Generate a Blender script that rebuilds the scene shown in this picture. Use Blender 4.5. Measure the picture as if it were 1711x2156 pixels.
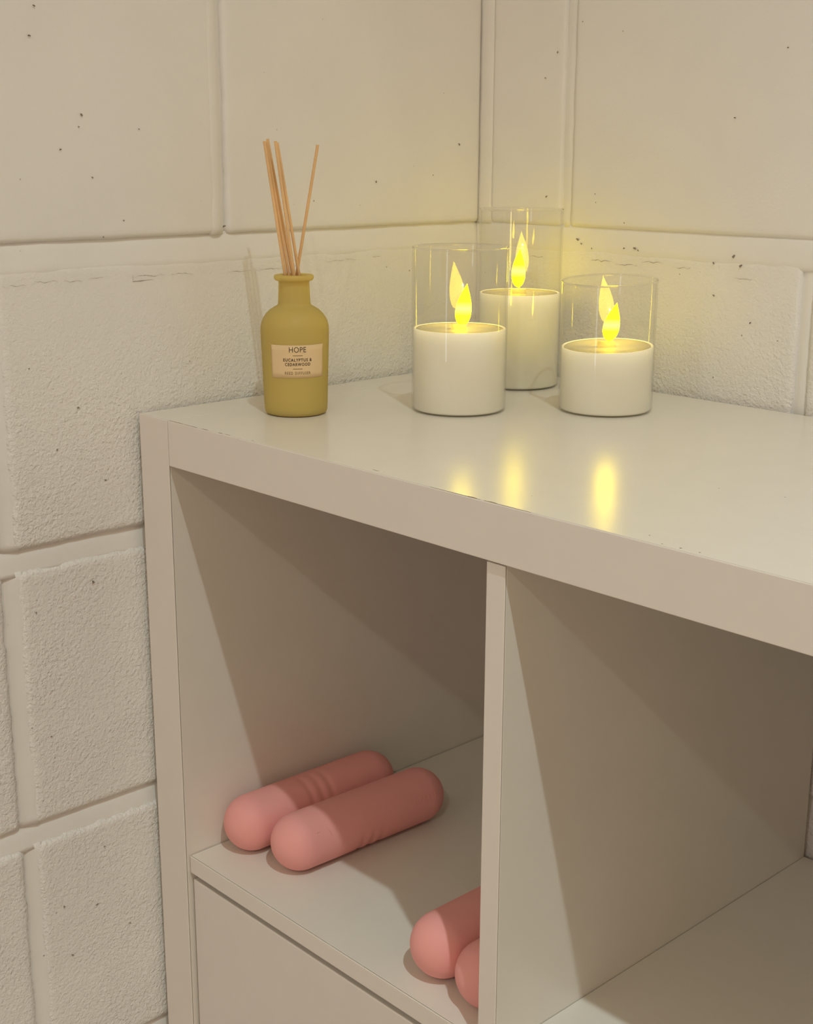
import bpy, bmesh, math, random
from mathutils import Vector, Matrix, noise

for o in list(bpy.data.objects):
    bpy.data.objects.remove(o, do_unlink=True)
SC = bpy.context.scene
COL = SC.collection
random.seed(7)
PI = math.pi

# ------------------------------------------------------------------ camera
CP = Vector((0.91163, -0.56803, 0.20154))
YAW, PIT, ROL, FPX = 0.81662, -0.26077, 0.00333, 2868.55794
fw = Vector((-math.sin(YAW) * math.cos(PIT), math.cos(YAW) * math.cos(PIT), math.sin(PIT)))
rt0 = Vector((math.cos(YAW), math.sin(YAW), 0))
up0 = rt0.cross(fw)
rt = rt0 * math.cos(ROL) + up0 * math.sin(ROL)
upv = -rt0 * math.sin(ROL) + up0 * math.cos(ROL)
cam = bpy.data.cameras.new('camera')
cam.sensor_fit = 'HORIZONTAL'
cam.sensor_width = 36
cam.lens = FPX / 1711 * 36
cam.clip_start = 0.01
camo = bpy.data.objects.new('camera', cam)
COL.objects.link(camo)
camo.matrix_world = Matrix(((rt.x, upv.x, -fw.x, CP.x), (rt.y, upv.y, -fw.y, CP.y), (rt.z, upv.z, -fw.z, CP.z), (0, 0, 0, 1)))
SC.camera = camo

# ------------------------------------------------------------------ light and exposure
W = bpy.data.worlds.new('world')
SC.world = W
W.use_nodes = True
bg = W.node_tree.nodes['Background']
bg.inputs[0].default_value = (0.625, 0.41, 0.268, 1)
bg.inputs[1].default_value = 1.0

def lamp(name, loc, power, col, rad, cone=None):
    l = bpy.data.lights.new(name, 'SPOT' if cone else 'POINT')
    if cone:                                     # recessed downlight: the beam fades towards its rim
        l.spot_size = math.radians(cone)
        l.spot_blend = 1.0
    l.energy = power
    l.color = col
    l.shadow_soft_size = rad
    o = bpy.data.objects.new(name, l)
    o.location = loc
    COL.objects.link(o)
lamp('ceiling_lamp', (1.68, -0.63, 2.30), 163, (0.80, 0.935, 0.92), 0.022, 104)
lamp('ceiling_lamp', (2.25, -2.62, 2.30), 42, (0.74, 0.83, 0.68), 0.036)

SC.view_settings.view_transform = 'Standard'
SC.view_settings.look = 'None'
SC.view_settings.exposure = 0.0
SC.view_settings.gamma = 1.0
SC.view_settings.use_curve_mapping = False
SC.cycles.use_denoising = True
SC.cycles.max_bounces = 10
SC.cycles.use_adaptive_sampling = True
SC.cycles.adaptive_threshold = .025
SC.cycles.transparent_max_bounces = 20
SC.cycles.transmission_bounces = 10
SC.cycles.glossy_bounces = 6
SC.cycles.diffuse_bounces = 4
SC.cycles.sample_clamp_indirect = 6
SC.cycles.caustics_reflective = False
SC.cycles.caustics_refractive = False

# ------------------------------------------------------------------ materials
def newmat(name):
    m = bpy.data.materials.new(name)
    m.use_nodes = True
    nt = m.node_tree
    return m, nt, nt.nodes['Principled BSDF']

def rgb(n, c):
    n.default_value = (c[0], c[1], c[2], 1)

def nnoise(nt, scale, detail=4, rough=0.55, vec=None):
    n = nt.nodes.new('ShaderNodeTexNoise')
    n.inputs['Scale'].default_value = scale
    n.inputs['Detail'].default_value = detail
    n.inputs['Roughness'].default_value = rough
    if vec is not None:
        nt.links.new(vec, n.inputs['Vector'])
    return n

def coords(nt):
    return nt.nodes.new('ShaderNodeNewGeometry').outputs['Position']

def mix_col(nt, fac, a, b):
    m = nt.nodes.new('ShaderNodeMix')
    m.data_type = 'RGBA'
    if isinstance(fac, float):
        m.inputs[0].default_value = fac
    else:
        nt.links.new(fac, m.inputs[0])
    for i, c in ((6, a), (7, b)):
        if isinstance(c, tuple):
            m.inputs[i].default_value = (*c, 1)
        else:
            nt.links.new(c, m.inputs[i])
    return m.outputs[2]

def maprange(nt, v, a, b, c, d):
    m = nt.nodes.new('ShaderNodeMapRange')
    nt.links.new(v, m.inputs[0])
    for i, x in enumerate((a, b, c, d)):
        m.inputs[i + 1].default_value = x
    return m.outputs[0]

def mathn(nt, op, a, b=None):
    m = nt.nodes.new('ShaderNodeMath')
    m.operation = op
    for i, x in enumerate((a, b)):
        if x is None:
            continue
        if isinstance(x, (int, float)):
            m.inputs[i].default_value = x
        else:
            nt.links.new(x, m.inputs[i])
    return m.outputs[0]

def wall_paint(name, base, coarse):
    """thick off-white masonry paint over pitted concrete; coarse = strength of the stucco grain"""
    m, nt, p = newmat(name)
    pos = coords(nt)
    big = nnoise(nt, 9, 3, vec=pos)
    rgb(p.inputs['Base Color'], base)
    c = mix_col(nt, maprange(nt, big.outputs[0], .3, .7, 0., 1.), tuple(x * .97 for x in base), tuple(min(1, x * 1.02) for x in base))
    # small dark pin holes
    v = nt.nodes.new('ShaderNodeTexVoronoi')
    v.inputs['Scale'].default_value = 75
    nt.links.new(pos, v.inputs['Vector'])
    pin = maprange(nt, v.outputs['Distance'], 0.02, 0.06, 1., 0.)
    msk = nnoise(nt, 25, 2, vec=pos)
    pin = mathn(nt, 'MULTIPLY', pin, maprange(nt, msk.outputs[0], .54, .60, 0., 1.))
    c = mix_col(nt, mathn(nt, 'MULTIPLY', pin, 0.7), c, (.20, .17, .13))
    nt.links.new(c, p.inputs['Base Color'])
    p.inputs['Roughness'].default_value = 0.55
    p.inputs['Specular IOR Level'].default_value = 0.35
    g0 = nnoise(nt, 330, 2, .5, vec=pos)
    vb = nt.nodes.new('ShaderNodeTexVoronoi')
    vb.inputs['Scale'].default_value = 330
    wv = nt.nodes.new('ShaderNodeVectorMath')
    wv.operation = 'MULTIPLY_ADD'
    nt.links.new(g0.outputs['Color'], wv.inputs[0])
    wv.inputs[1].default_value = (.006, .006, .006)
    nt.links.new(pos, wv.inputs[2])
    nt.links.new(wv.outputs[0], vb.inputs['Vector'])
    class g: outputs = [mathn(nt, 'SUBTRACT', mathn(nt, 'MULTIPLY', g0.outputs[0], .8), mathn(nt, 'MULTIPLY', vb.outputs['Distance'], .42))]
    g2 = nnoise(nt, 700, 2, .5, vec=pos)
    h = mathn(nt, 'ADD', mathn(nt, 'MULTIPLY', g2.outputs[0], 0.28), g.outputs[0])
    patch = nnoise(nt, 16, 2, vec=pos)
    h = mathn(nt, 'MULTIPLY', h, maprange(nt, patch.outputs[0], .3, .65, .6, 1.))
    if coarse > .5:                     # the block above the unit gets smoother towards its top edge
        sp = nt.nodes.new('ShaderNodeSeparateXYZ')
        nt.links.new(pos, sp.inputs[0])
        h = mathn(nt, 'MULTIPLY', h, maprange(nt, sp.outputs[2], -.01, .10, 1., .28))
    h = mathn(nt, 'SUBTRACT', mathn(nt, 'MULTIPLY', h, coarse), mathn(nt, 'MULTIPLY', pin, .4))
    b = nt.nodes.new('ShaderNodeBump')
    b.inputs['Strength'].default_value = 1.0
    b.inputs['Distance'].default_value = 0.0015
    nt.links.new(h, b.inputs['Height'])
    nt.links.new(b.outputs[0], p.inputs['Normal'])
    return m

PAINT = (.83, .815, .785)
M_ROUGH = wall_paint('rough_masonry_paint', PAINT, 1.0)
M_SMOOTH = wall_paint('smooth_masonry_paint', PAINT, 0.12)
M_MORTAR = wall_paint('painted_mortar', PAINT, 0.09)

def simple(name, base, rough=.5, spec=.5, bump=0., bscale=200, vary=.02):
    m, nt, p = newmat(name)
    pos = coords(nt)
    n = nnoise(nt, 30, 3, vec=pos)
    c = mix_col(nt, maprange(nt, n.outputs[0], .3, .7, 0., 1.), tuple(x * (1 - vary) for x in base), tuple(min(1, x * (1 + vary)) for x in base))
    nt.links.new(c, p.inputs['Base Color'])
    p.inputs['Roughness'].default_value = rough
    p.inputs['Specular IOR Level'].default_value = spec
    if bump:
        g = nnoise(nt, bscale, 3, vec=pos)
        b = nt.nodes.new('ShaderNodeBump')
        b.inputs['Strength'].default_value = 1
        b.inputs['Distance'].default_value = bump
        nt.links.new(g.outputs[0], b.inputs['Height'])
        nt.links.new(b.outputs[0], p.inputs['Normal'])
    return m

WHITE = (.79, .745, .675)
M_BOARD = simple('white_melamine', WHITE, .245, .5, .00004, 420, .012)
M_BAND = simple('white_edge_band', (.80, .745, .69), .38, .4, vary=.01)
M_DOOR = simple('white_painted_front', (.77, .72, .68), .34, .4, vary=.01)
M_CHIP = simple('bare_chipboard', (.30, .24, .16), .9, .1, vary=.3)
M_FLOOR = simple('grey_brown_vinyl_floor', (.42, .37, .31), .5, .4, vary=.1)
M_CEIL = simple('ceiling_paint', (.80, .74, .66), .8, .2)
M_PINK = simple('pink_silicone', (.86, .385, .365), .62, .32, .00002, 1500, .015)
M_REED = simple('rattan_reed', (.76, .49, .24), .7, .2, .0001, 900, .12)
M_INK = simple('black_ink', (.06, .045, .03), .7, .1, vary=.0)
M_INKG = simple('grey_ink', (.24, .17, .08), .7, .1, vary=.0)
M_LABEL = simple('peach_paper', (.78, .58, .33), .6, .25, vary=.012)
M_HAIR = simple('dark_hair', (.10, .06, .05), .6, .2)

def wax_mat():
    m, nt, p = newmat('ivory_wax')
    rgb(p.inputs['Base Color'], (.95, .925, .80))
    p.inputs['Roughness'].default_value = .5
    pos = coords(nt)
    # emission stands in for inner LED light, painted strongest just below the wax top
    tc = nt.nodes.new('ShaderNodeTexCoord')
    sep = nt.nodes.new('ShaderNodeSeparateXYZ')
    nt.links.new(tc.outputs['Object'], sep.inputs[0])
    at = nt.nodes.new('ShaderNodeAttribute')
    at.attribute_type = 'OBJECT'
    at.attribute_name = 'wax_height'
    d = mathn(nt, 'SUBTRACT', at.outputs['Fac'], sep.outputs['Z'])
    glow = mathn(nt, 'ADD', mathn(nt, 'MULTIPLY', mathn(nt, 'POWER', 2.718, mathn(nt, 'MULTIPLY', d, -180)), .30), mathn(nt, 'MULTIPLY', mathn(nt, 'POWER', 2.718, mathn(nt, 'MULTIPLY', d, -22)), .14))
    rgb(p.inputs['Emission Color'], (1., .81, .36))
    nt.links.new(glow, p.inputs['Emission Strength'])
    g = nnoise(nt, 60, 3, vec=pos)
    b = nt.nodes.new('ShaderNodeBump')
    b.inputs['Distance'].default_value = .0003
    nt.links.new(g.outputs[0], b.inputs['Height'])
    nt.links.new(b.outputs[0], p.inputs['Normal'])
    return m
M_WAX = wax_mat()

def thin_glass(name, tint, f0=.045):
    """clear wall: straight-through light plus a facing-dependent mirror on each surface"""
    m, nt, p = newmat(name)
    nt.nodes.remove(p)
    out = nt.nodes['Material Output']
    tr = nt.nodes.new('ShaderNodeBsdfTransparent')
    rgb(tr.inputs[0], tint)
    gl = nt.nodes.new('ShaderNodeBsdfGlossy')
    gl.inputs['Roughness'].default_value = .0
    lw = nt.nodes.new('ShaderNodeLayerWeight')
    lw.inputs[0].default_value = .5
    f = mathn(nt, 'ADD', mathn(nt, 'MULTIPLY', mathn(nt, 'POWER', lw.outputs['Facing'], 5), .55), f0)
    mx = nt.nodes.new('ShaderNodeMixShader')
    nt.links.new(f, mx.inputs[0])
    nt.links.new(tr.outputs[0], mx.inputs[1])
    nt.links.new(gl.outputs[0], mx.inputs[2])
    nt.links.new(mx.outputs[0], out.inputs[0])
    return m
def rim_glass():
    m, nt, p = newmat('fire_polished_rim')
    rgb(p.inputs['Base Color'], (.97, .97, .95))
    p.inputs['Roughness'].default_value = .02
    p.inputs['IOR'].default_value = 1.45
    p.inputs['Transmission Weight'].default_value = 1.0
    return m
M_RIM = rim_glass()
M_GLASS = thin_glass('clear_glass', (.99, .99, .985))

def frosted():
    m, nt, p = newmat('frosted_yellow_glass')
    out = nt.nodes['Material Output']
    rgb(p.inputs['Base Color'], (1., .80, .25))
    p.inputs['Roughness'].default_value = .48
    p.inputs['Specular IOR Level'].default_value = .45
    tl = nt.nodes.new('ShaderNodeBsdfTranslucent')
    rgb(tl.inputs[0], (1., .83, .28))
    rf = nt.nodes.new('ShaderNodeBsdfRefraction')
    rgb(rf.inputs[0], (1., .92, .58))
    rf.inputs['Roughness'].default_value = .34
    rf.inputs['IOR'].default_value = 1.12
    m1 = nt.nodes.new('ShaderNodeMixShader')
    m1.inputs[0].default_value = .30
    nt.links.new(p.outputs[0], m1.inputs[1])
    nt.links.new(tl.outputs[0], m1.inputs[2])
    m2 = nt.nodes.new('ShaderNodeMixShader')
    m2.inputs[0].default_value = .34
    nt.links.new(m1.outputs[0], m2.inputs[1])
    nt.links.new(rf.outputs[0], m2.inputs[2])
    nt.links.new(m2.outputs[0], out.inputs[0])
    return m
M_FROST = frosted()

def liquid():
    m, nt, p = newmat('yellow_fragrance_oil')
    out = nt.nodes['Material Output']
    nt.nodes.remove(p)
    tr = nt.nodes.new('ShaderNodeBsdfTransparent')
    rgb(tr.inputs[0], (1., .95, .68))
    tl = nt.nodes.new('ShaderNodeBsdfTranslucent')
    rgb(tl.inputs[0], (.88, .68, .22))
    mx = nt.nodes.new('ShaderNodeMixShader')
    mx.inputs[0].default_value = .18
    nt.links.new(tr.outputs[0], mx.inputs[1])
    nt.links.new(tl.outputs[0], mx.inputs[2])
    nt.links.new(mx.outputs[0], out.inputs[0])
    return m
M_OIL = liquid()

def flame_mat():
    m, nt, p = newmat('lit_flame_plastic')
    out = nt.nodes['Material Output']
    nt.nodes.remove(p)
    e = nt.nodes.new('ShaderNodeEmission')
    # hotter band where the LED shines on the plastic
    tc = nt.nodes.new('ShaderNodeTexCoord')
    sep = nt.nodes.new('ShaderNodeSeparateXYZ')
    nt.links.new(tc.outputs['Generated'], sep.inputs[0])
    d = mathn(nt, 'ABSOLUTE', mathn(nt, 'SUBTRACT', sep.outputs['Z'], .42))
    k = maprange(nt, d, .0, .16, 1., 0.)
    c = mix_col(nt, k, (1.0, .74, .001), (1.0, .80, .016))
    nt.links.new(c, e.inputs[0])
    e.inputs[1].default_value = 22
    nt.links.new(e.outputs[0], out.inputs[0])
    return m
M_FLAME = flame_mat()
M_DISC = simple('translucent_candle_top', (.76, .68, .48), .16, .6, vary=0)
def holder():
    m, nt, p = newmat('clear_wick_holder')
    out = nt.nodes['Material Output']
    tl = nt.nodes.new('ShaderNodeBsdfTranslucent')
    rgb(tl.inputs[0], (.98, .93, .70))
    rgb(p.inputs['Base Color'], (.95, .88, .62))
    mx = nt.nodes.new('ShaderNodeMixShader')
    mx.inputs[0].default_value = .7
    nt.links.new(p.outputs[0], mx.inputs[1])
    nt.links.new(tl.outputs[0], mx.inputs[2])
    nt.links.new(mx.outputs[0], out.inputs[0])
    return m
M_HOLDER = holder()

def daylight():
    m, nt, p = newmat('overcast_window_light')
    nt.nodes.remove(p)
    e = nt.nodes.new('ShaderNodeEmission')
    rgb(e.inputs[0], (.80, .90, 1.0))
    e.inputs[1].default_value = 4
    nt.links.new(e.outputs[0], nt.nodes['Material Output'].inputs[0])
    return m
M_DAY = daylight()

# ------------------------------------------------------------------ builders
def mesh_obj(name, me, mat, parent=None):
    o = bpy.data.objects.new(name, me)
    COL.objects.link(o)
    if mat is not None and not me.materials:
        me.materials.append(mat)
    if parent is not None:
        o.parent = parent
    return o

def from_bm(name, bm, mat, parent=None, smooth=False):
    me = bpy.data.meshes.new(name)
    bm.to_mesh(me)
    bm.free()
    if smooth:
        for f in me.polygons:
            f.use_smooth = True
    return mesh_obj(name, me, mat, parent)

def empty(name, loc, label, cat, group=None):
    o = bpy.data.objects.new(name, None)
    o.location = loc
    o.empty_display_size = .02
    COL.objects.link(o)
    o['label'] = label
    o['category'] = cat
    if group:
        o['group'] = group
    return o

def box_bm(x0, x1, y0, y1, z0, z1, bevel=0, seg=2):
    bm = bmesh.new()
    bmesh.ops.create_cube(bm, size=1)
    for v in bm.verts:
        v.co = Vector(((x0 + x1) / 2 + v.co.x * (x1 - x0), (y0 + y1) / 2 + v.co.y * (y1 - y0), (z0 + z1) / 2 + v.co.z * (z1 - z0)))
    if bevel:
        bmesh.ops.bevel(bm, geom=list(bm.edges), offset=bevel, segments=seg, profile=.5, affect='EDGES')
    return bm

def lathe_bm(profile, seg=96, rfun=None):
    """profile: list of (radius, z); radius 0 closes the surface"""
    bm = bmesh.new()
    rings = []
    for r, z in profile:
        if r < 1e-7:
            rings.append([bm.verts.new((0, 0, z))])
        else:
            rings.append([bm.verts.new((r * math.cos(2 * PI * k / seg), r * math.sin(2 * PI * k / seg), z)) for k in range(seg)])
    for a, b in zip(rings, rings[1:]):
        for k in range(seg):
            k2 = (k + 1) % seg
            if len(a) == 1 and len(b) == 1:
                continue
            if len(a) == 1:
                bm.faces.new((a[0], b[k], b[k2]))
            elif len(b) == 1:
                bm.faces.new((a[k], b[0], a[k2]))
            else:
                bm.faces.new((a[k], b[k], b[k2], a[k2]))
    bmesh.ops.recalc_face_normals(bm, faces=bm.faces)
    return bm

def tube_bm(p0, p1, r, seg=14, r1=None):
    p0, p1 = Vector(p0), Vector(p1)
    d = (p1 - p0).normalized()
    q = d.to_track_quat('Z', 'Y')
    L = (p1 - p0).length
    r1 = r if r1 is None else r1
    bm = lathe_bm([(0, 0), (r * .96, 0), (r, .0002), (r1, L - .0002), (r1 * .93, L), (0, L)], seg)
    for v in bm.verts:
        v.co = q @ v.co + p0
    return bm

# ------------------------------------------------------------------ shelving unit sizes (fitted to the photograph)
T, TZ, D, CELL, DIV, REC = .0396, .0358, .380, .335, .0153, .0037
NC = 4
WID = 2 * T + NC * CELL + (NC - 1) * DIV
ZS = -TZ - CELL                                  # top of the first shelf boards
ZB = -(2 * TZ + 2 * CELL + DIV)                  # underside of the unit = floor
XW, YB = -.0060, .3855                           # faces of the two block walls
CEIL_Z = 2.38

# ------------------------------------------------------------------ room: floor, ceiling
def struct(o):
    o['kind'] = 'structure'
    return o
struct(from_bm('floor', box_bm(XW - .05, 4.2, -3.6, YB + .05, ZB - .05, ZB), M_FLOOR))
struct(from_bm('ceiling', box_bm(XW - .05, 4.2, -3.6, YB + .05, CEIL_Z, CEIL_Z + .05), M_CEIL))

# ------------------------------------------------------------------ block walls
def wp(side, u, z, h):
    """point on a wall: u runs along it, h stands out of its face into the room"""
    return Vector((XW + h, u, z)) if side == 'left' else Vector((u, YB - h, z))

# each block is a height field with worn edges, closed by skirts running back into the wall
def block(side, u0, u1, z0, z1, parent, mat, rough, res=.004, seed=0, edge=(1, 1, 1, 1), lift=0.):
    nu = max(3, int((u1 - u0) / res))
    nz = max(3, int((z1 - z0) / res))
    bm = bmesh.new()
    g = []
    for j in range(nz + 1):
        row = []
        for i in range(nu + 1):
            u = u0 + (u1 - u0) * i / nu
            z = z0 + (z1 - z0) * j / nz
            sv = Vector((u * 1.0 + seed * 3.1, z, seed * 1.7))
            du, dz = 0., 0.
            if i in (0, nu):
                du = (noise.noise(sv * 60) * .0013 + noise.noise(sv * 190) * .0011) * edge[0 if i == 0 else 1]
            if j in (0, nz):
                dz = (noise.noise(sv * 45) * .0012 + noise.noise(sv * 170) * .0010) * edge[2 if j == 0 else 3]
            dl, dr, db, dt = u - u0, u1 - u, z - z0, z1 - z
            h = lift
            rad = .0022 * (1 + .5 * noise.noise(sv * 30))
            for d, e in ((dl, edge[0]), (dr, edge[1]), (db, edge[2]), (dt, edge[3])):
                if d < rad and e > 0:
                    t = 1 - d / rad
                    h -= .0016 * t * t * (.5 + .5 * e)
            h += noise.noise(sv * 7) * .0006 + noise.noise(sv * 42) * .00016 * rough + noise.noise(sv * 120) * .00022 * rough
            row.append(bm.verts.new(wp(side, u + du, z + dz, h)))
        g.append(row)
    for j in range(nz):
        for i in range(nu):
            bm.faces.new((g[j][i], g[j][i + 1], g[j + 1][i + 1], g[j + 1][i]))
    loop = [g[0][i] for i in range(nu + 1)] + [g[j][nu] for j in range(1, nz + 1)] + [g[nz][i] for i in range(nu - 1, -1, -1)] + [g[j][0] for j in range(nz - 1, 0, -1)]
    back = []
    for v in loop:
        c = v.co.copy()
        if side == 'left':
            c.x = XW - .014
        else:
            c.y = YB + .014
        back.append(bm.verts.new(c))
    n = len(loop)
    for k in range(n):
        bm.faces.new((loop[k], loop[(k + 1) % n], back[(k + 1) % n], back[k]))
    bm.faces.new(back[::-1])
    bmesh.ops.recalc_face_normals(bm, faces=bm.faces)
    return from_bm('concrete_block', bm, mat, parent, smooth=True)

# a mortar joint: a strip with its own cross profile; across = list of (position, height)
def joint(side, a0, a1, prof, horizontal, parent, seed=0, res=.006, name='mortar_joint'):
    n = max(2, int((a1 - a0) / res))
    bm = bmesh.new()
    rows = []
    for k in range(n + 1):
        a = a0 + (a1 - a0) * k / n
        row = []
        for p, h in prof:
            sv = Vector((a + seed, p, seed * .3))
            hh = h + noise.noise(sv * 22) * .0006 + noise.noise(sv * 80) * .0003
            pp = p + noise.noise(sv * 25) * .0006
            row.append(bm.verts.new(wp(side, a, pp, hh) if horizontal else wp(side, pp, a, hh)))
        rows.append(row)
    for k in range(n):
        for i in range(len(prof) - 1):
            bm.faces.new((rows[k][i], rows[k][i + 1], rows[k + 1][i + 1], rows[k + 1][i]))
    # close the back so that the strip is a solid bed of mortar
    geo = bmesh.ops.extrude_edge_only(bm, edges=[e for e in bm.edges if len(e.link_faces) == 1])
    ev = [v for v in geo['geom'] if isinstance(v, bmesh.types.BMVert)]
    for v in ev:
        if side == 'left':
            v.co.x = XW - .013
        else:
            v.co.y = YB + .013
    bmesh.ops.recalc_face_normals(bm, faces=bm.faces)
    return from_bm(name, bm, M_MORTAR, parent, smooth=True)

wall_left = struct(from_bm('wall_left', box_bm(XW - .10, XW - .012, -3.6, YB + .10, ZB, CEIL_Z), M_MORTAR))
wall_back = struct(from_bm('wall_back', box_bm(XW - .012, 4.2, YB + .012, YB + .10, ZB, CEIL_Z), M_MORTAR))

PITCH = .2270
J_TOP, J_BOT = .1350, .1165                      # bed joint just above the unit
def course(k):                                   # k = 0 is the course standing on that joint
    z0 = J_TOP + k * PITCH
    return z0, z0 + PITCH - (J_TOP - J_BOT)

# bed joints: struck back under the upper block; the top one is smeared flush over the block below it
BED = lambda zt, zb: [(zb - .003, -.0022), (zb + .001, -.0024), (zb + .004, -.0028), (zb + (zt - zb) * .55, -.0032), (zt - .004, -.0042), (zt - .0015, -.0052), (zt + .0015, -.0060)]
BED0 = lambda zt, zb: [(zb - .006, -.0012), (zb - .0035, -.0001), (zb, .0001), (zb + .003, -.0004), (zb + .007, -.0010), (zt - .0075, -.0014), (zt - .004, -.0022), (zt - .0015, -.0031), (zt + .0015, -.0042)]
HEAD = lambda a, b: [(a - .0050, -.0012), (a - .0030, .0000), (a, -.0001), (a + .003, -.0005), (b - .0065, -.0014), (b - .0035, -.0036), (b - .001, -.0050), (b + .0025, -.0052)]
HEADL = lambda a, b: [(a - .0015, -.0054), (a + .001, -.0048), (a + .003, -.0040), ((a + b) / 2, -.0032), (b - .002, -.0022), (b + .0020, -.0012), (b + .004, -.0014)]

# left wall: start of each block along y, course by course; fine relief only where the camera looks
left_joints = {0: [(.084, .0955)], -1: [(-.1215, -.109)], -2: [(-.1225, -.1085)]}
for k in range(-4, 7):
    z0, z1 = course(k)
    z0, z1 = max(z0, ZB + .001), min(z1, CEIL_Z - .001)
    if z1 - z0 < .02:
        continue
    js = list(left_joints.get(k, [((.0845, .0955) if k % 2 == 0 else (-.1215, -.109))]))
    y = js[-1][0]
    while y > -1.3:
        y -= .4515
        js.insert(0, (y, y + .0115))
    edges = [-1.75] + [v for j in js for v in j] + [.3874]
    near = -3 <= k <= 0
    rough = {0: .35, -1: 1., -2: 1.15, -3: 1.1}.get(k, .6)
    for i in range(0, len(edges), 2):
        a, b = edges[i], edges[i + 1]
        if b - a < .01:
            continue
        fine = near and b > -.2
        block('left', a, b, z0, z1, wall_left, M_SMOOTH if k >= 0 else M_ROUGH, rough, .0035 if fine else .022, seed=k * 7 + i, edge=(1, .3 if b > .38 else .15 if k == 0 else 1, .4, .12 if k == -1 else 1.6))
    for a, b in js:
        joint('left', z0 - .001, z1 + .001, HEADL(a, b) if k < 0 else HEAD(a, b), False, wall_left, seed=k + a, res=.006 if near else .03)
    joint('left', -1.75, .3876, (BED0 if k == 0 else BED)(z0, z0 - (J_TOP - J_BOT)), True, wall_left, seed=k, res=.006 if near else .03)

# back wall: corner strip of mortar, half block, joint, full blocks
right_joints = {0: [(-.0005, .0100), (.0965, .1075)], -1: [(.3425, .3535)]}
for k in range(-4, 7):
    z0, z1 = course(k)
    z0, z1 = max(z0, ZB + .001), min(z1, CEIL_Z - .001)
    if z1 - z0 < .02:
        continue
    js = list(right_joints.get(k, [(.0965, .1075)] if k % 2 == 0 else [(.3425, .3535)]))
    x = js[-1][1]
    while x < 2.2:
        x += .440
        js.append((x, x + .0115))
        x += .0115
    edges = [XW - .004] + [v for j in js for v in j] + [js[-1][1] + .44]
    near = -3 <= k <= 0
    rough = {0: .3, -1: .95, -2: 1.1, -3: 1.1}.get(k, .6)
    for i in range(0, len(edges), 2):
        a, b = edges[i], edges[i + 1]
        if b - a < .01:
            continue
        fine = near and a < .6
        block('back', a, b, z0, z1, wall_back, M_SMOOTH if k >= 0 else M_ROUGH, rough, .0035 if fine else .022, seed=90 + k * 7 + i, edge=(.5, .5, .4, .12 if k == -1 else 1.4))
    for a, b in js:
        if a < 0:
            joint('back', z0 - .001, z1 + .001, [(a - .0075, -.0012), (a - .003, -.0010), (a, -.0004), (b - .003, -.0002), (b - .001, -.0008), (b + .001, -.0018)], False, wall_back, seed=3.3 + k, res=.005)
        else:
            joint('back', z0 - .001, z1 + .001, [(a - .0015, -.0030), (a + .001, -.0030), (a + .004, -.0018), (b - .003, -.0016), (b - .001, -.0022), (b + .0015, -.0030)], False, wall_back, seed=k + a, res=.006 if near else .03)
    joint('back', XW - .010, 2.7, ([(z0 - .0245, -.0012), (z0 - .022, .0000), (z0 - .017, .0001), (z0 - .012, -.0003), (z0 - .006, -.0008), (z0 - .003, -.0014), (z0 + .0015, -.0022)] if k == 0 else [(z0 - .0215, -.0014), (z0 - .017, -.0016), (z0 - .012, -.0018), (z0 - .006, -.0022), (z0 - .003, -.0030), (z0 + .0015, -.0040)]), True, wall_back, seed=k + 50, res=.006 if near else .03)

# hairline cracks and flakes of paint along the top edge of the middle course
def crack(side, pts, w=.0006, name='paint_crack'):
    bm = bmesh.new()
    prev = None
    for i, (u, z) in enumerate(pts):
        ww = w * math.sin(PI * (i + .3) / len(pts)) * (.35 + 1.0 * abs(noise.noise(Vector((u * 320, z * 9, 2)))))
        a = bm.verts.new(wp(side, u, z + ww, .0010))
        b = bm.verts.new(wp(side, u, z - ww, .0007))
        if prev:
            bm.faces.new((prev[0], a, b, prev[1]))
        prev = (a, b)
    return bm

def crack_line(side, u0, u1, z, parent, seed, w=.00045):
    n = max(4, int((u1 - u0) / .0012))
    pts = []
    for i in range(n + 1):
        u = u0 + (u1 - u0) * i / n
        pts.append((u, z + noise.noise(Vector((u * 55, seed, 0))) * .0009 + noise.noise(Vector((u * 230, seed, 4))) * .0013))
    from_bm('paint_crack', crack(side, pts, w), M_CRACK, parent)
M_CRACK = simple('brown_crack', (.42, .37, .30), .9, .1)  # cracks are thin strips in a brown darker than the wall
for i, (a, b, z) in enumerate(((-.105, -.085, .1045), (-.083, -.060, .1060), (-.056, -.040, .1055), (-.035, -.022, .1065), (.004, .034, .1052), (.036, .060, .1050), (.092, .118, .1040), (.120, .150, .1040), (.155, .170, .1050), (.196, .232, .1070), (.250, .262, .1085))):
    crack_line('left', a, b, z, wall_left, i * 1.3, .00028)
for i, (a, b, z) in enumerate(((.133, .158, .1070), (.160, .186, .1055), (.188, .212, .1085), (.222, .240, .1065), (.282, .300, .1010), (.062, .080, .1065))):
    crack_line('back', a, b, z, wall_back, 20 + i * 1.3, .0004)

flake = []
for (ya, za), (yb_, zb_) in (((.0035, .1068), (.0036, .1016)), ((.0036, .1016), (.0225, .1022))):
    flake += [(ya + (yb_ - ya) * i / 8, za + (zb_ - za) * i / 8) for i in range(9)]
from_bm('paint_crack', crack('left', flake, .0005), M_CRACK, wall_left)

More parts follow.
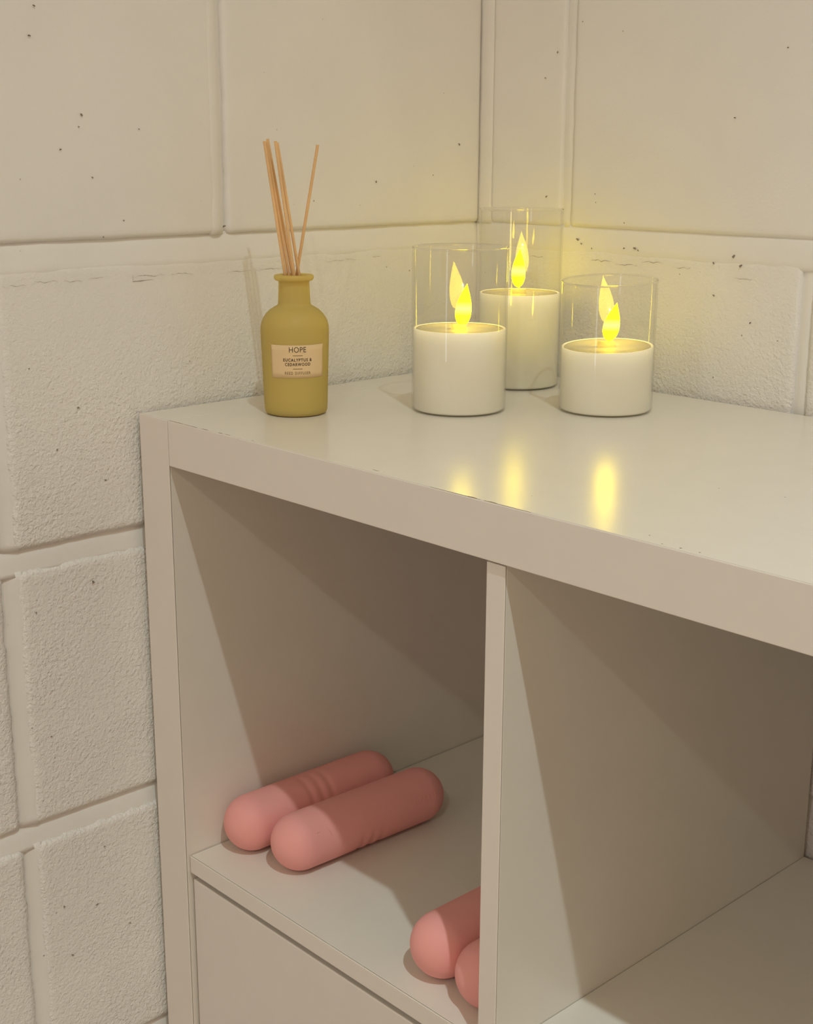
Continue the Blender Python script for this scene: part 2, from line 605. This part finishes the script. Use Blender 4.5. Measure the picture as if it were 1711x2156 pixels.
# blow holes in the blocks, each where the photograph shows one
def pit(side, u, z, r, parent):
    bm = bmesh.new()
    ring = []
    n = 9
    ph = u * 97 + z * 31
    for k in range(n):
        a = 2 * PI * k / n
        rr = r * (1 + .35 * math.sin(a * 2 + ph) + .2 * math.sin(a * 3 + ph * 2))
        ring.append(bm.verts.new(wp(side, u + rr * math.cos(a), z + rr * .8 * math.sin(a), .0011)))
    c = bm.verts.new(wp(side, u, z, .0004))
    for k in range(n):
        bm.faces.new((ring[k], ring[(k + 1) % n], c))
    bmesh.ops.recalc_face_normals(bm, faces=bm.faces)
    from_bm('blow_hole', bm, M_PIT, parent)
M_PIT = simple('brown_blow_hole', (.30, .25, .20), .9, .1)  # holes are shallow dishes coloured one darker brown
for u, z, r in ((-.0332, .2244, .0011), (-.0659, .2972, .0009), (-.0711, .2771, .0010), (-.046, -.1303, .0014), (.2552, .173, .0010), (.3584, .2053, .0011), (-.0966, -.1441, .0008), (-.091, -.2486, .0007), (-.0854, -.4469, .0010), (-.036, .216, .0006), (-.052, .200, .0008), (-.027, .180, .0007), (.0905, .1405, .0013), (-.002, .148, .0006), (.015, .215, .0006), (-.07, -.02, .0008), (-.05, .01, .0009), (-.03, -.05, .0009), (-.06, -.41, .0010), (-.03, -.44, .0009), (-.09, -.40, .0010), (-.05, -.36, .0008)):
    pit('left', u, z, r, wall_left)
for u, z, r in ((.2737, .2257, .0008), (.3169, .2762, .0007), (.2806, .1184, .0014), (.2878, .1113, .0014), (.3002, .0668, .0009), (.1412, .016, .0007), (.0882, .2831, .0009), (.1180, .1240, .0014), (.1225, .1205, .0009), (.170, .1190, .0008), (.1815, .1195, .0013), (.1850, .1180, .0008), (.1345, .1170, .0007), (.262, .1120, .0010), (.2640, .0860, .0009), (.080, .160, .0010), (.085, .148, .0009), (.075, .262, .0008)):
    pit('back', u, z, r, wall_back)

# window behind the photographer: the cool streaks in the candle glasses come from it
win = struct(empty('window_1', (.78, -2.55, ZB), '', ''))
del win['label'], win['category']
wx, wy = .0, .0
def wbox(name, x0, x1, y0, y1, z0, z1, mat):
    from_bm(name, box_bm(x0, x1, y0, y1, z0, z1, .004 if mat is not M_DAY else 0), mat, win)
wbox('window_pane', -.085, .085, .012, .018, .28, 2.10, M_DAY)
wbox('window_frame', -.145, -.085, 0, .06, .22, 2.16, M_CEIL)
wbox('window_frame', .085, .145, 0, .06, .22, 2.16, M_CEIL)
wbox('window_frame', -.085, .085, 0, .06, 2.10, 2.16, M_CEIL)
wbox('window_frame', -.085, .085, 0, .06, .22, .28, M_CEIL)
win.rotation_euler = (0, 0, PI - math.radians(-14))

# ------------------------------------------------------------------ shelving unit
unit = empty('shelving_unit', (0, 0, ZB), 'white cube shelving unit with chipped front edge standing in the corner of the block walls', 'shelf')
def rel(bm):
    for v in bm.verts:
        v.co.z -= ZB
    return bm
def board(name, x0, x1, z0, z1, front, back=D, mat=None, bandw=.0010):
    o = from_bm(name, rel(box_bm(x0, x1, front + bandw + .0005, back, z0, z1, .0002, 1)), mat or M_BOARD, unit)
    from_bm('edge_band', rel(box_bm(x0, x1, front, front + bandw, z0, z1, .00055, 3)), M_BAND, o)
    return o
board('side_panel', 0, T - .0006, ZB, 0, 0)
board('side_panel', WID - T + .0003, WID, ZB, 0, 0)
top = board('top_panel', T, WID - T, -TZ, 0, 0)
board('bottom_panel', T, WID - T, ZB, ZB + TZ, 0)
for c in range(1, NC):
    x = T + c * CELL + (c - 1) * DIV
    board('divider', x, x + DIV, ZB + TZ + .0002, -TZ - .0016, REC - .0012)
for c in range(NC):
    x = T + c * (CELL + DIV)
    board('shelf_board', x + .0004, x + CELL - .0004, ZS - DIV, ZS, REC)
# the front that fills the lower left compartment
door = from_bm('door', rel(box_bm(T + .0022, T + CELL - .0022, REC + .0014, REC + .0190, ZB + TZ + .002, ZS - DIV - .0058, .0009, 3)), M_DOOR, unit)
from_bm('insert_box', rel(box_bm(T + .0012, T + CELL - .0012, REC + .024, D - .03, ZB + TZ + .001, ZS - DIV - .0012, .0005, 1)), M_BOARD, unit)

# chips and scratches on the top panel
def chip(pts, z=.00006):
    bm = bmesh.new()
    vs = [bm.verts.new((x, y, z)) for x, y in pts]
    lo = [bm.verts.new((x, y, -.0001)) for x, y in pts]
    bm.faces.new(vs)
    n = len(pts)
    for k in range(n):
        bm.faces.new((vs[k], lo[k], lo[(k + 1) % n], vs[(k + 1) % n]))
    bmesh.ops.recalc_face_normals(bm, faces=bm.faces)
    return rel(bm)
def worn_line(x0, x1, y0, w, seed):
    n = max(4, int((x1 - x0) / .002))
    up_, dn = [], []
    for i in range(n + 1):
        x = x0 + (x1 - x0) * i / n
        e = math.sin(PI * min(1, max(0, (i + .4) / (n + .8)))) ** .5
        up_.append((x, y0 + w * e * (.6 + .8 * noise.noise(Vector((x * 300, seed, 0)))) + .0001))
        dn.append((x, y0 - .0002))
    from_bm('edge_chip', chip(dn + up_[::-1]), M_CHIP, top)
worn_line(T + .0015, .0600, .0006, .0012, 1)
worn_line(.0610, .0780, .0006, .0006, 2)
worn_line(.0840, .0905, .0012, .0005, 3)
worn_line(.1040, .1085, .0018, .0006, 3)
worn_line(.1120, .1175, .0022, .0007, 4)
worn_line(.1425, .1445, .0030, .0006, 5)
worn_line(.2685, .2745, .0058, .0006, 6)
worn_line(.3270, .3700, .0009, .0003, 7)
worn_line(.3590, .3665, .0012, .0014, 8)
worn_line(.3730, .3830, .0010, .0018, 9)
worn_line(.3830, .4100, .0009, .0004, 10)
def speck(x, y, r):
    from_bm('surface_speck', chip([(x + r * math.cos(a) * (1 + .3 * math.sin(3 * a)), y + r * .8 * math.sin(a)) for a in [2 * PI * k / 8 for k in range(8)]]), M_CHIP, top)
for x, y, r in ((.4496, .1297, .0005), (.4895, .14, .0005), (.5115, .0046, .0008), (.5228, .0054, .0006), (.4854, .0126, .0005), (.5000, .0040, .0005), (.62, .09, .0005), (.385, .030, .0003)):
    speck(x, y, r)

# ------------------------------------------------------------------ candles
def candle(cx, cy, R, hg, hw, fw_, fh, ftilt, fbase, wax_tilt, label, offs=0., yawoff=0., slant=0.):
    e = empty('flameless_candle', (cx, cy, 0), label, 'candle', 'three glass candles on the shelving unit')
    th = .0011
    az = math.atan2(CP.y - cy, CP.x - cx)                      # faces the room's open side
    rightv, frontv = Vector((-math.sin(az), math.cos(az), 0)), Vector((math.cos(az), math.sin(az), 0))
    def slope(bm, z0):                                        # the top is not quite level
        for v in bm.verts:
            if v.co.z > z0:
                v.co.z += v.co.dot(rightv) * math.tan(wax_tilt) - v.co.dot(frontv) * math.tan(slant)
        return bm
    prof = [(0, .0003), (R - .003, .0003), (R - .0012, .0006), (R - .0003, .0015), (R, .0028), (R, hg - .0010), (R - .0003, hg - .0002), (R - th / 2, hg), (R - th + .0003, hg - .0002), (R - th, hg - .0010), (R - th, .0011), (0, .0011)]
    cup = from_bm('glass_cup', slope(lathe_bm(prof, 128), hg * .8), M_GLASS, e, True)
    rim = [(R - th / 2 + .00078 * math.cos(2 * PI * k / 12), hg + .0002 + .00070 * math.sin(2 * PI * k / 12)) for k in range(13)]
    bm = lathe_bm(rim, 128)
    bmesh.ops.remove_doubles(bm, verts=bm.verts, dist=1e-6)
    from_bm('polished_rim', slope(bm, 0), M_RIM, cup, True)
    rw = R - th - .00015
    wp_ = [(0, .0012), (rw - .0015, .0012), (rw - .0003, .0020), (rw, .0032)]
    wp_ += [(rw, hw * t) for t in (.3, .6, .9)]
    wp_ += [(rw, hw - .0006), (rw - .0003, hw - .0001), (rw - .0009, hw), (rw - .0013, hw - .0003), (rw - .0016, hw - .0014), (rw - .0030, hw - .0026), (rw * .5, hw - .0028), (0, hw - .0029)]
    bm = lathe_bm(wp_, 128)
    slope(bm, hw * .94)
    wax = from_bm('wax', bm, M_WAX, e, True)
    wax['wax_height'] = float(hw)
    bm = lathe_bm([(0, hw - .0027), (rw - .0034, hw - .0024), (rw - .0019, hw - .0008), (rw - .0024, hw - .0003), (rw - .0030, hw - .0009), (rw * .5, hw - .0011), (0, hw - .0011)], 96)
    from_bm('top_disc', slope(bm, 0), M_DISC, e, True)
    # plate that holds the flame, then its thin stem and the flame itself
    rot = Matrix.Rotation(az + PI / 2 + yawoff, 4, 'Z')
    pz = hw - .0014
    bm = box_bm(-.0068, .0052, -.0022, .0022, -.0008, .0040, .0004, 2)
    if slant:
        bm.transform(Matrix.Scale(1.15, 4))
    bm.transform(Matrix.Translation((0, 0, pz)) @ rot)
    from_bm('wick_plate', bm, M_HOLDER, e)
    bm = tube_bm((-.003 * math.cos(az), -.003 * math.sin(az), pz + .0008), (offs * .8 * math.cos(az + PI / 2) - .006 * math.cos(az), offs * .8 * math.sin(az + PI / 2) - .006 * math.sin(az), fbase + .0004), .0007, 10)
    from_bm('wick_stem', bm, M_HOLDER, e, True)
    bm = bmesh.new()
    n, seg = 28, 24
    rings = []
    for j in range(n + 1):
        t = j / n
        if t < .34:
            f = math.sqrt(max(0, 1 - ((.34 - t) / .34) ** 2))
        else:
            s = (t - .34) / .66
            f = math.cos(s * PI / 2) ** 1.05
        zz = fh * t
        xx = (t ** 2 - .25) * fh * .05
        if j in (0, n):
            rings.append([bm.verts.new((xx, 0, zz))])
        else:
            rings.append([bm.verts.new((xx + fw_ / 2 * f * math.cos(2 * PI * k / seg), .0022 * f * math.sin(2 * PI * k / seg), zz)) for k in range(seg)])
    for a, b in zip(rings, rings[1:]):
        for k in range(seg):
            k2 = (k + 1) % seg
            if len(a) == 1:
                bm.faces.new((a[0], b[k], b[k2]))
            elif len(b) == 1:
                bm.faces.new((a[k], b[0], a[k2]))
            else:
                bm.faces.new((a[k], b[k], b[k2], a[k2]))
    bmesh.ops.recalc_face_normals(bm, faces=bm.faces)
    bk = .001
    bm.transform(Matrix.Translation((offs * math.cos(az + PI / 2) - bk * math.cos(az), offs * math.sin(az + PI / 2) - bk * math.sin(az), fbase - .0011)) @ rot @ Matrix.Rotation(ftilt, 4, 'Y'))
    from_bm('flame', bm, M_FLAME, e, True)
    return e

candle(.1558, .1988, .0376, .1274, .0652, .0125, .0335, math.radians(3.5), .0672, 0, 'medium flameless candle with clear glass collar, front left of the three, beside the diffuser', .0022)
candle(.1076, .3214, .0360, .1516, .0812, .0120, .0335, math.radians(-1), .0862, 0, 'tallest flameless candle in clear glass, standing at the back in the wall corner', -.0010, -.12)
candle(.2361, .2839, .0373, .1022, .0515, .0128, .0305, math.radians(7.5), .0560, math.radians(1.4), 'shortest flameless candle in clear glass, furthest right with tilted wax top', .0012, .1, math.radians(2.3))

# ------------------------------------------------------------------ reed diffuser
BX, BY = .0798, .0937
dif = empty('reed_diffuser', (BX, BY, 0), 'frosted yellow glass bottle with six wooden reeds and a HOPE paper label', 'diffuser')
RB = lambda z: .0247 + (.0265 - .0247) * min(1, max(0, (z - .004) / .058))
prof = [(0, .0008), (.0200, .0006), (.0222, .0006), (.0238, .0014), (.0245, .0032), (RB(.006), .006)]
prof += [(RB(z), z) for z in (.02, .035, .05, .060, .0655)]
prof += [(.0264, .0680), (.0258, .0710), (.0244, .0745), (.0222, .0778), (.0192, .0808), (.0160, .0828), (.0136, .0841), (.0127, .0852), (.0124, .0870), (.0121, .0950), (.0118, .1015), (.0120, .1028), (.0138, .1032), (.0148, .1039), (.0153, .1052), (.0153, .1066), (.0147, .1074), (.0130, .1077)]
inner = [(.0102, .1076), (.0096, .1068), (.0094, .1040), (.0098, .0870), (.0108, .0842), (.0160, .0808), (.0210, .0765), (.0236, .0715), (.0243, .0670), (RB(.05) - .0022, .05), (RB(.02) - .0022, .02), (RB(.006) - .0022, .007), (.0205, .0042), (0, .0040)]
from_bm('bottle', lathe_bm(prof + inner, 96), M_FROST, dif, True)
liq = [(0, .0043), (.0200, .0045), (RB(.006) - .0026, .0074), (RB(.02) - .0026, .02), (RB(.05) - .0026, .05), (.0239, .0650), (.0237, .0660), (0, .0660)]
from_bm('fragrance_oil', lathe_bm(liq, 64), M_OIL, dif, True)
baz = math.atan2(CP.y - BY, CP.x - BX)
bfw = Vector((math.cos(baz), math.sin(baz), 0))               # towards the viewer's side of the bottle
brt = Vector((-math.sin(baz), math.cos(baz), 0))              # to the right seen from there
SPX = 2735.
def rp(px, py, dep):                                          # pixel offset on the plane through the bottle axis
    return brt * ((px - 621.8) / SPX * 1.0) + Vector((0, 0, .1068 - (py - 578) * .000368)) - bfw * dep
reeds = [((566.6, 307), (603.6, 578), 0, 0), ((570.0, 308), (611.2, 578), .004, .0025), ((572.6, 302.5), (619.0, 578), .010, .0052), ((589.2, 307), (622.6, 578), -.004, -.0030), ((592.6, 310), (633.2, 578), .002, .0010), ((676, 314), (627.8, 578), .006, .0052)]
for (t0, t1), (b0, b1), dt, db in reeds:
    tip, rim = rp(t0, t1, dt), rp(b0, b1, db)
    d = (tip - rim).normalized()
    bot = rim + d * ((.0085 - rim.z) / d.z)
    hor = Vector((bot.x, bot.y, 0))
    if hor.length > .0195:
        k = .0195 / hor.length
        bot = Vector((bot.x * k, bot.y * k, bot.z))
        d = (bot - rim).normalized()
    bm = tube_bm(bot, rim, .00118, 12)
    bm2 = tube_bm(rim - (tip - rim).normalized() * .0002, tip, .00118, 12)
    me = bpy.data.meshes.new('tmp')
    bm2.to_mesh(me)
    bm.from_mesh(me)
    bm2.free()
    from_bm('reed', bm, M_REED, dif, True)

# label wrapped around the bottle, its print on top of it
LZ0, LZ1 = .0314, .0566
def on_bottle(s, z, off):                                      # s = arc length to the right of the label's middle
    r = RB(z) + off
    a = baz + math.radians(4.0) + s / .0262
    return Vector((r * math.cos(a), r * math.sin(a), z))
bm = bmesh.new()
g = []
NU, NZ = 28, 6
for j in range(NZ + 1):
    g.append([[bm.verts.new(on_bottle(-.0218 + .0442 * i / NU, LZ0 + (LZ1 - LZ0) * j / NZ, off)) for i in range(NU + 1)] for off in (.0003, .0001)])
for j in range(NZ):
    for i in range(NU):
        bm.faces.new([g[j][0][i], g[j][0][i + 1], g[j + 1][0][i + 1], g[j + 1][0][i]])
        bm.faces.new([g[j][1][i], g[j + 1][1][i], g[j + 1][1][i + 1], g[j][1][i + 1]])
for j in range(NZ):
    for i in (0, NU):
        bm.faces.new([g[j][0][i], g[j + 1][0][i], g[j + 1][1][i], g[j][1][i]])
for i in range(NU):
    for j in (0, NZ):
        bm.faces.new([g[j][0][i], g[j][0][i + 1], g[j][1][i + 1], g[j][1][i]])
bmesh.ops.recalc_face_normals(bm, faces=bm.faces)
paper = from_bm('paper_label', bm, M_LABEL, dif, True)
paper['label'] = 'peach paper label printed HOPE'

def text_mesh(body, size, width=None, weight=0., space=1., xs=1.):
    c = bpy.data.curves.new('t', 'FONT')
    c.body = body
    c.size = size
    c.align_x = 'CENTER'
    c.offset = weight
    c.space_character = space
    c.resolution_u = 4
    o = bpy.data.objects.new('t', c)
    COL.objects.link(o)
    dg = bpy.context.evaluated_depsgraph_get()
    dg.update()
    me = bpy.data.meshes.new_from_object(o.evaluated_get(dg))
    bpy.data.objects.remove(o, do_unlink=True)
    bm = bmesh.new()
    bm.from_mesh(me)
    x = [v.co.x for v in bm.verts]
    y = [v.co.y for v in bm.verts]
    mx, w, h0, h = (min(x) + max(x)) / 2, max(x) - min(x), min(y), max(y) - min(y)
    for v in bm.verts:                                        # normalise: width 1 centred, height 1 from the baseline
        v.co.x = (v.co.x - mx) / w
        v.co.y = (v.co.y - h0) / h
    return bm

def print_text(body, width, z0, height, mat, weight=0., space=1.):
    bm = text_mesh(body, 1., weight=weight, space=space)
    bmesh.ops.subdivide_edges(bm, edges=[e for e in bm.edges if e.calc_length() > .15], cuts=2)
    for v in bm.verts:
        v.co = on_bottle(v.co.x * width, z0 + v.co.y * height, .00042)
    bmesh.ops.recalc_face_normals(bm, faces=bm.faces)
    c = Vector((0, 0, 0))
    for f in bm.faces:
        if f.normal.dot(Vector((f.calc_center_median().x, f.calc_center_median().y, 0))) < 0:
            f.normal_flip()
    from_bm('lettering', bm, mat, paper)
# rows taken from the photograph, as fractions of the label's height
zz = lambda px: .0582 - (px - 724) * .000378
print_text('HOPE', .0130, zz(742.6), .0041, M_INK, -.004, 1.05)
print_text('EUCALYPTUS &', .0222, zz(761.2), .0024, M_INK, .022, 1.25)
print_text('CEDARWOOD', .0196, zz(770.2), .0024, M_INK, .022, 1.25)
print_text('REED DIFFUSER', .0202, zz(787.8), .0022, M_INKG, .012, 1.3)
for px in (749.2, 776.3):
    bm = bmesh.new()
    z = zz(px)
    prev = None
    for i in range(9):
        s = -.0037 + .0074 * i / 8
        a, b = bm.verts.new(on_bottle(s, z + .00022, .00042)), bm.verts.new(on_bottle(s, z - .00022, .00042))
        if prev:
            bm.faces.new((prev[1], b, a, prev[0]))
        prev = (a, b)
    from_bm('printed_rule', bm, M_INKG, paper)

# ------------------------------------------------------------------ pink hand weights
RW = .0238
def weight(p0, p1, groove_dir, label, letters=False):
    """capsule from sphere centre p0 to p1 (in the shelf plane), with three finger grooves on one side"""
    a, b = Vector((*p0, ZS + RW)), Vector((*p1, ZS + RW))
    e = empty('hand_weight', (a + b) / 2 - Vector((0, 0, RW)), label, 'weight', 'pink hand weights in the upper left compartment')
    ax = (b - a)
    L = ax.length
    ax.normalize()
    side = ax.cross(Vector((0, 0, 1))).normalized()           # horizontal, to the right of the axis
    up = side.cross(ax)
    seg, nb, nh = 96, 110, 22
    prof = []
    for i in range(1, nh):
        t = PI / 2 * i / nh
        prof.append((RW * math.sin(t), -RW * math.cos(t)))
    for i in range(nb + 1):
        prof.append((RW, L * i / nb))
    for i in range(1, nh):
        t = PI / 2 * i / nh
        prof.append((RW * math.cos(t), L + RW * math.sin(t)))
    bm = bmesh.new()
    gd = (side * groove_dir[0] + up * groove_dir[1]).normalized()
    base = (a + b) / 2 - Vector((0, 0, RW))
    rings = [[bm.verts.new(a - ax * RW - base)]]
    for r, s in prof:
        ring = []
        for k in range(seg):
            th = 2 * PI * k / seg
            d = side * math.cos(th) + up * math.sin(th)
            rr = r
            if 0 < s < L:
                tt = s / L
                for c in (.39, .475, .56):
                    q = (tt - c) / .040
                    if abs(q) < 1:
                        m = max(0, d.dot(gd))
                        rr -= .00075 * (math.cos(q * PI / 2) ** 2) * (m ** 2) * min(1, max(0, (m - .45) / .3))
            ring.append(bm.verts.new(a + ax * s + d * rr - base))
        rings.append(ring)
    rings.append([bm.verts.new(b + ax * RW - base)])
    for A, B in zip(rings, rings[1:]):
        for k in range(seg):
            k2 = (k + 1) % seg
            if len(A) == 1:
                bm.faces.new((A[0], B[k], B[k2]))
            elif len(B) == 1:
                bm.faces.new((A[k], B[0], A[k2]))
            else:
                bm.faces.new((A[k], B[k], B[k2], A[k2]))
    bmesh.ops.recalc_face_normals(bm, faces=bm.faces)
    body = from_bm('weight_body', bm, M_PINK, e, True)
    if letters:                                              # faint moulded mark near the far end, hardly legible in the photograph
        tb = text_mesh('OMKETE', 1., weight=.0, space=1.15)
        geo = bmesh.ops.extrude_face_region(tb, geom=list(tb.faces))
        for v in [v for v in geo['geom'] if isinstance(v, bmesh.types.BMVert)]:
            v.co.z = 1
        tb.normal_update()
        for v in tb.verts:
            s = L * .93 + v.co.x * .0255
            ang = math.radians(22) + (v.co.y - .5) * .0052 / RW
            r = RW - .0004 + v.co.z * .00062
            d = side * math.cos(ang) + up * math.sin(ang)
            v.co = a + ax * s + d * r - base
        bmesh.ops.recalc_face_normals(tb, faces=tb.faces)
        from_bm('moulded_letters', tb, M_PINK, e)
    return e
weight((.0636, .0515), (.0668, .1787), (.75, .65), 'pink capsule hand weight lying against the left panel inside the compartment')
w2 = weight((.1166, .0600), (.1222, .1870), (.62, -.85), 'pink capsule hand weight with moulded letters, second from the left panel', True)
weight((.3030, .0410), (.3034, .1680), (.3, -1.), 'pink capsule hand weight, the more visible of the pair beside the divider')
weight((.3508, .0385), (.3506, .1655), (.3, -1.), 'pink capsule hand weight touching the divider, mostly hidden behind it')
# two hairs lying on the second weight
def hair(pts):
    w = w2.location
    bm = bmesh.new()
    prev = None
    for p in pts:
        p = Vector(p)
        r = [bm.verts.new(p + Vector(d) * .00007 - w) for d in ((1, 0, 0), (-.5, 0, .8), (-.5, 0, -.8))]
        if prev:
            for k in range(3):
                bm.faces.new((prev[k], prev[(k + 1) % 3], r[(k + 1) % 3], r[k]))
        prev = r
    from_bm('hair', bm, M_HAIR, w2)
def on_w(s, deg):
    a = math.radians(deg)
    r = RW + .0001
    return (.1168 + s * .044 + r * math.cos(a), .0600 + s, ZS + RW + r * math.sin(a))
hair([on_w(.013, 36), on_w(.0142, 32), on_w(.0150, 27), on_w(.0152, 22)])
hair([on_w(.002, 34), on_w(.0035, 35.5), on_w(.0050, 35)])
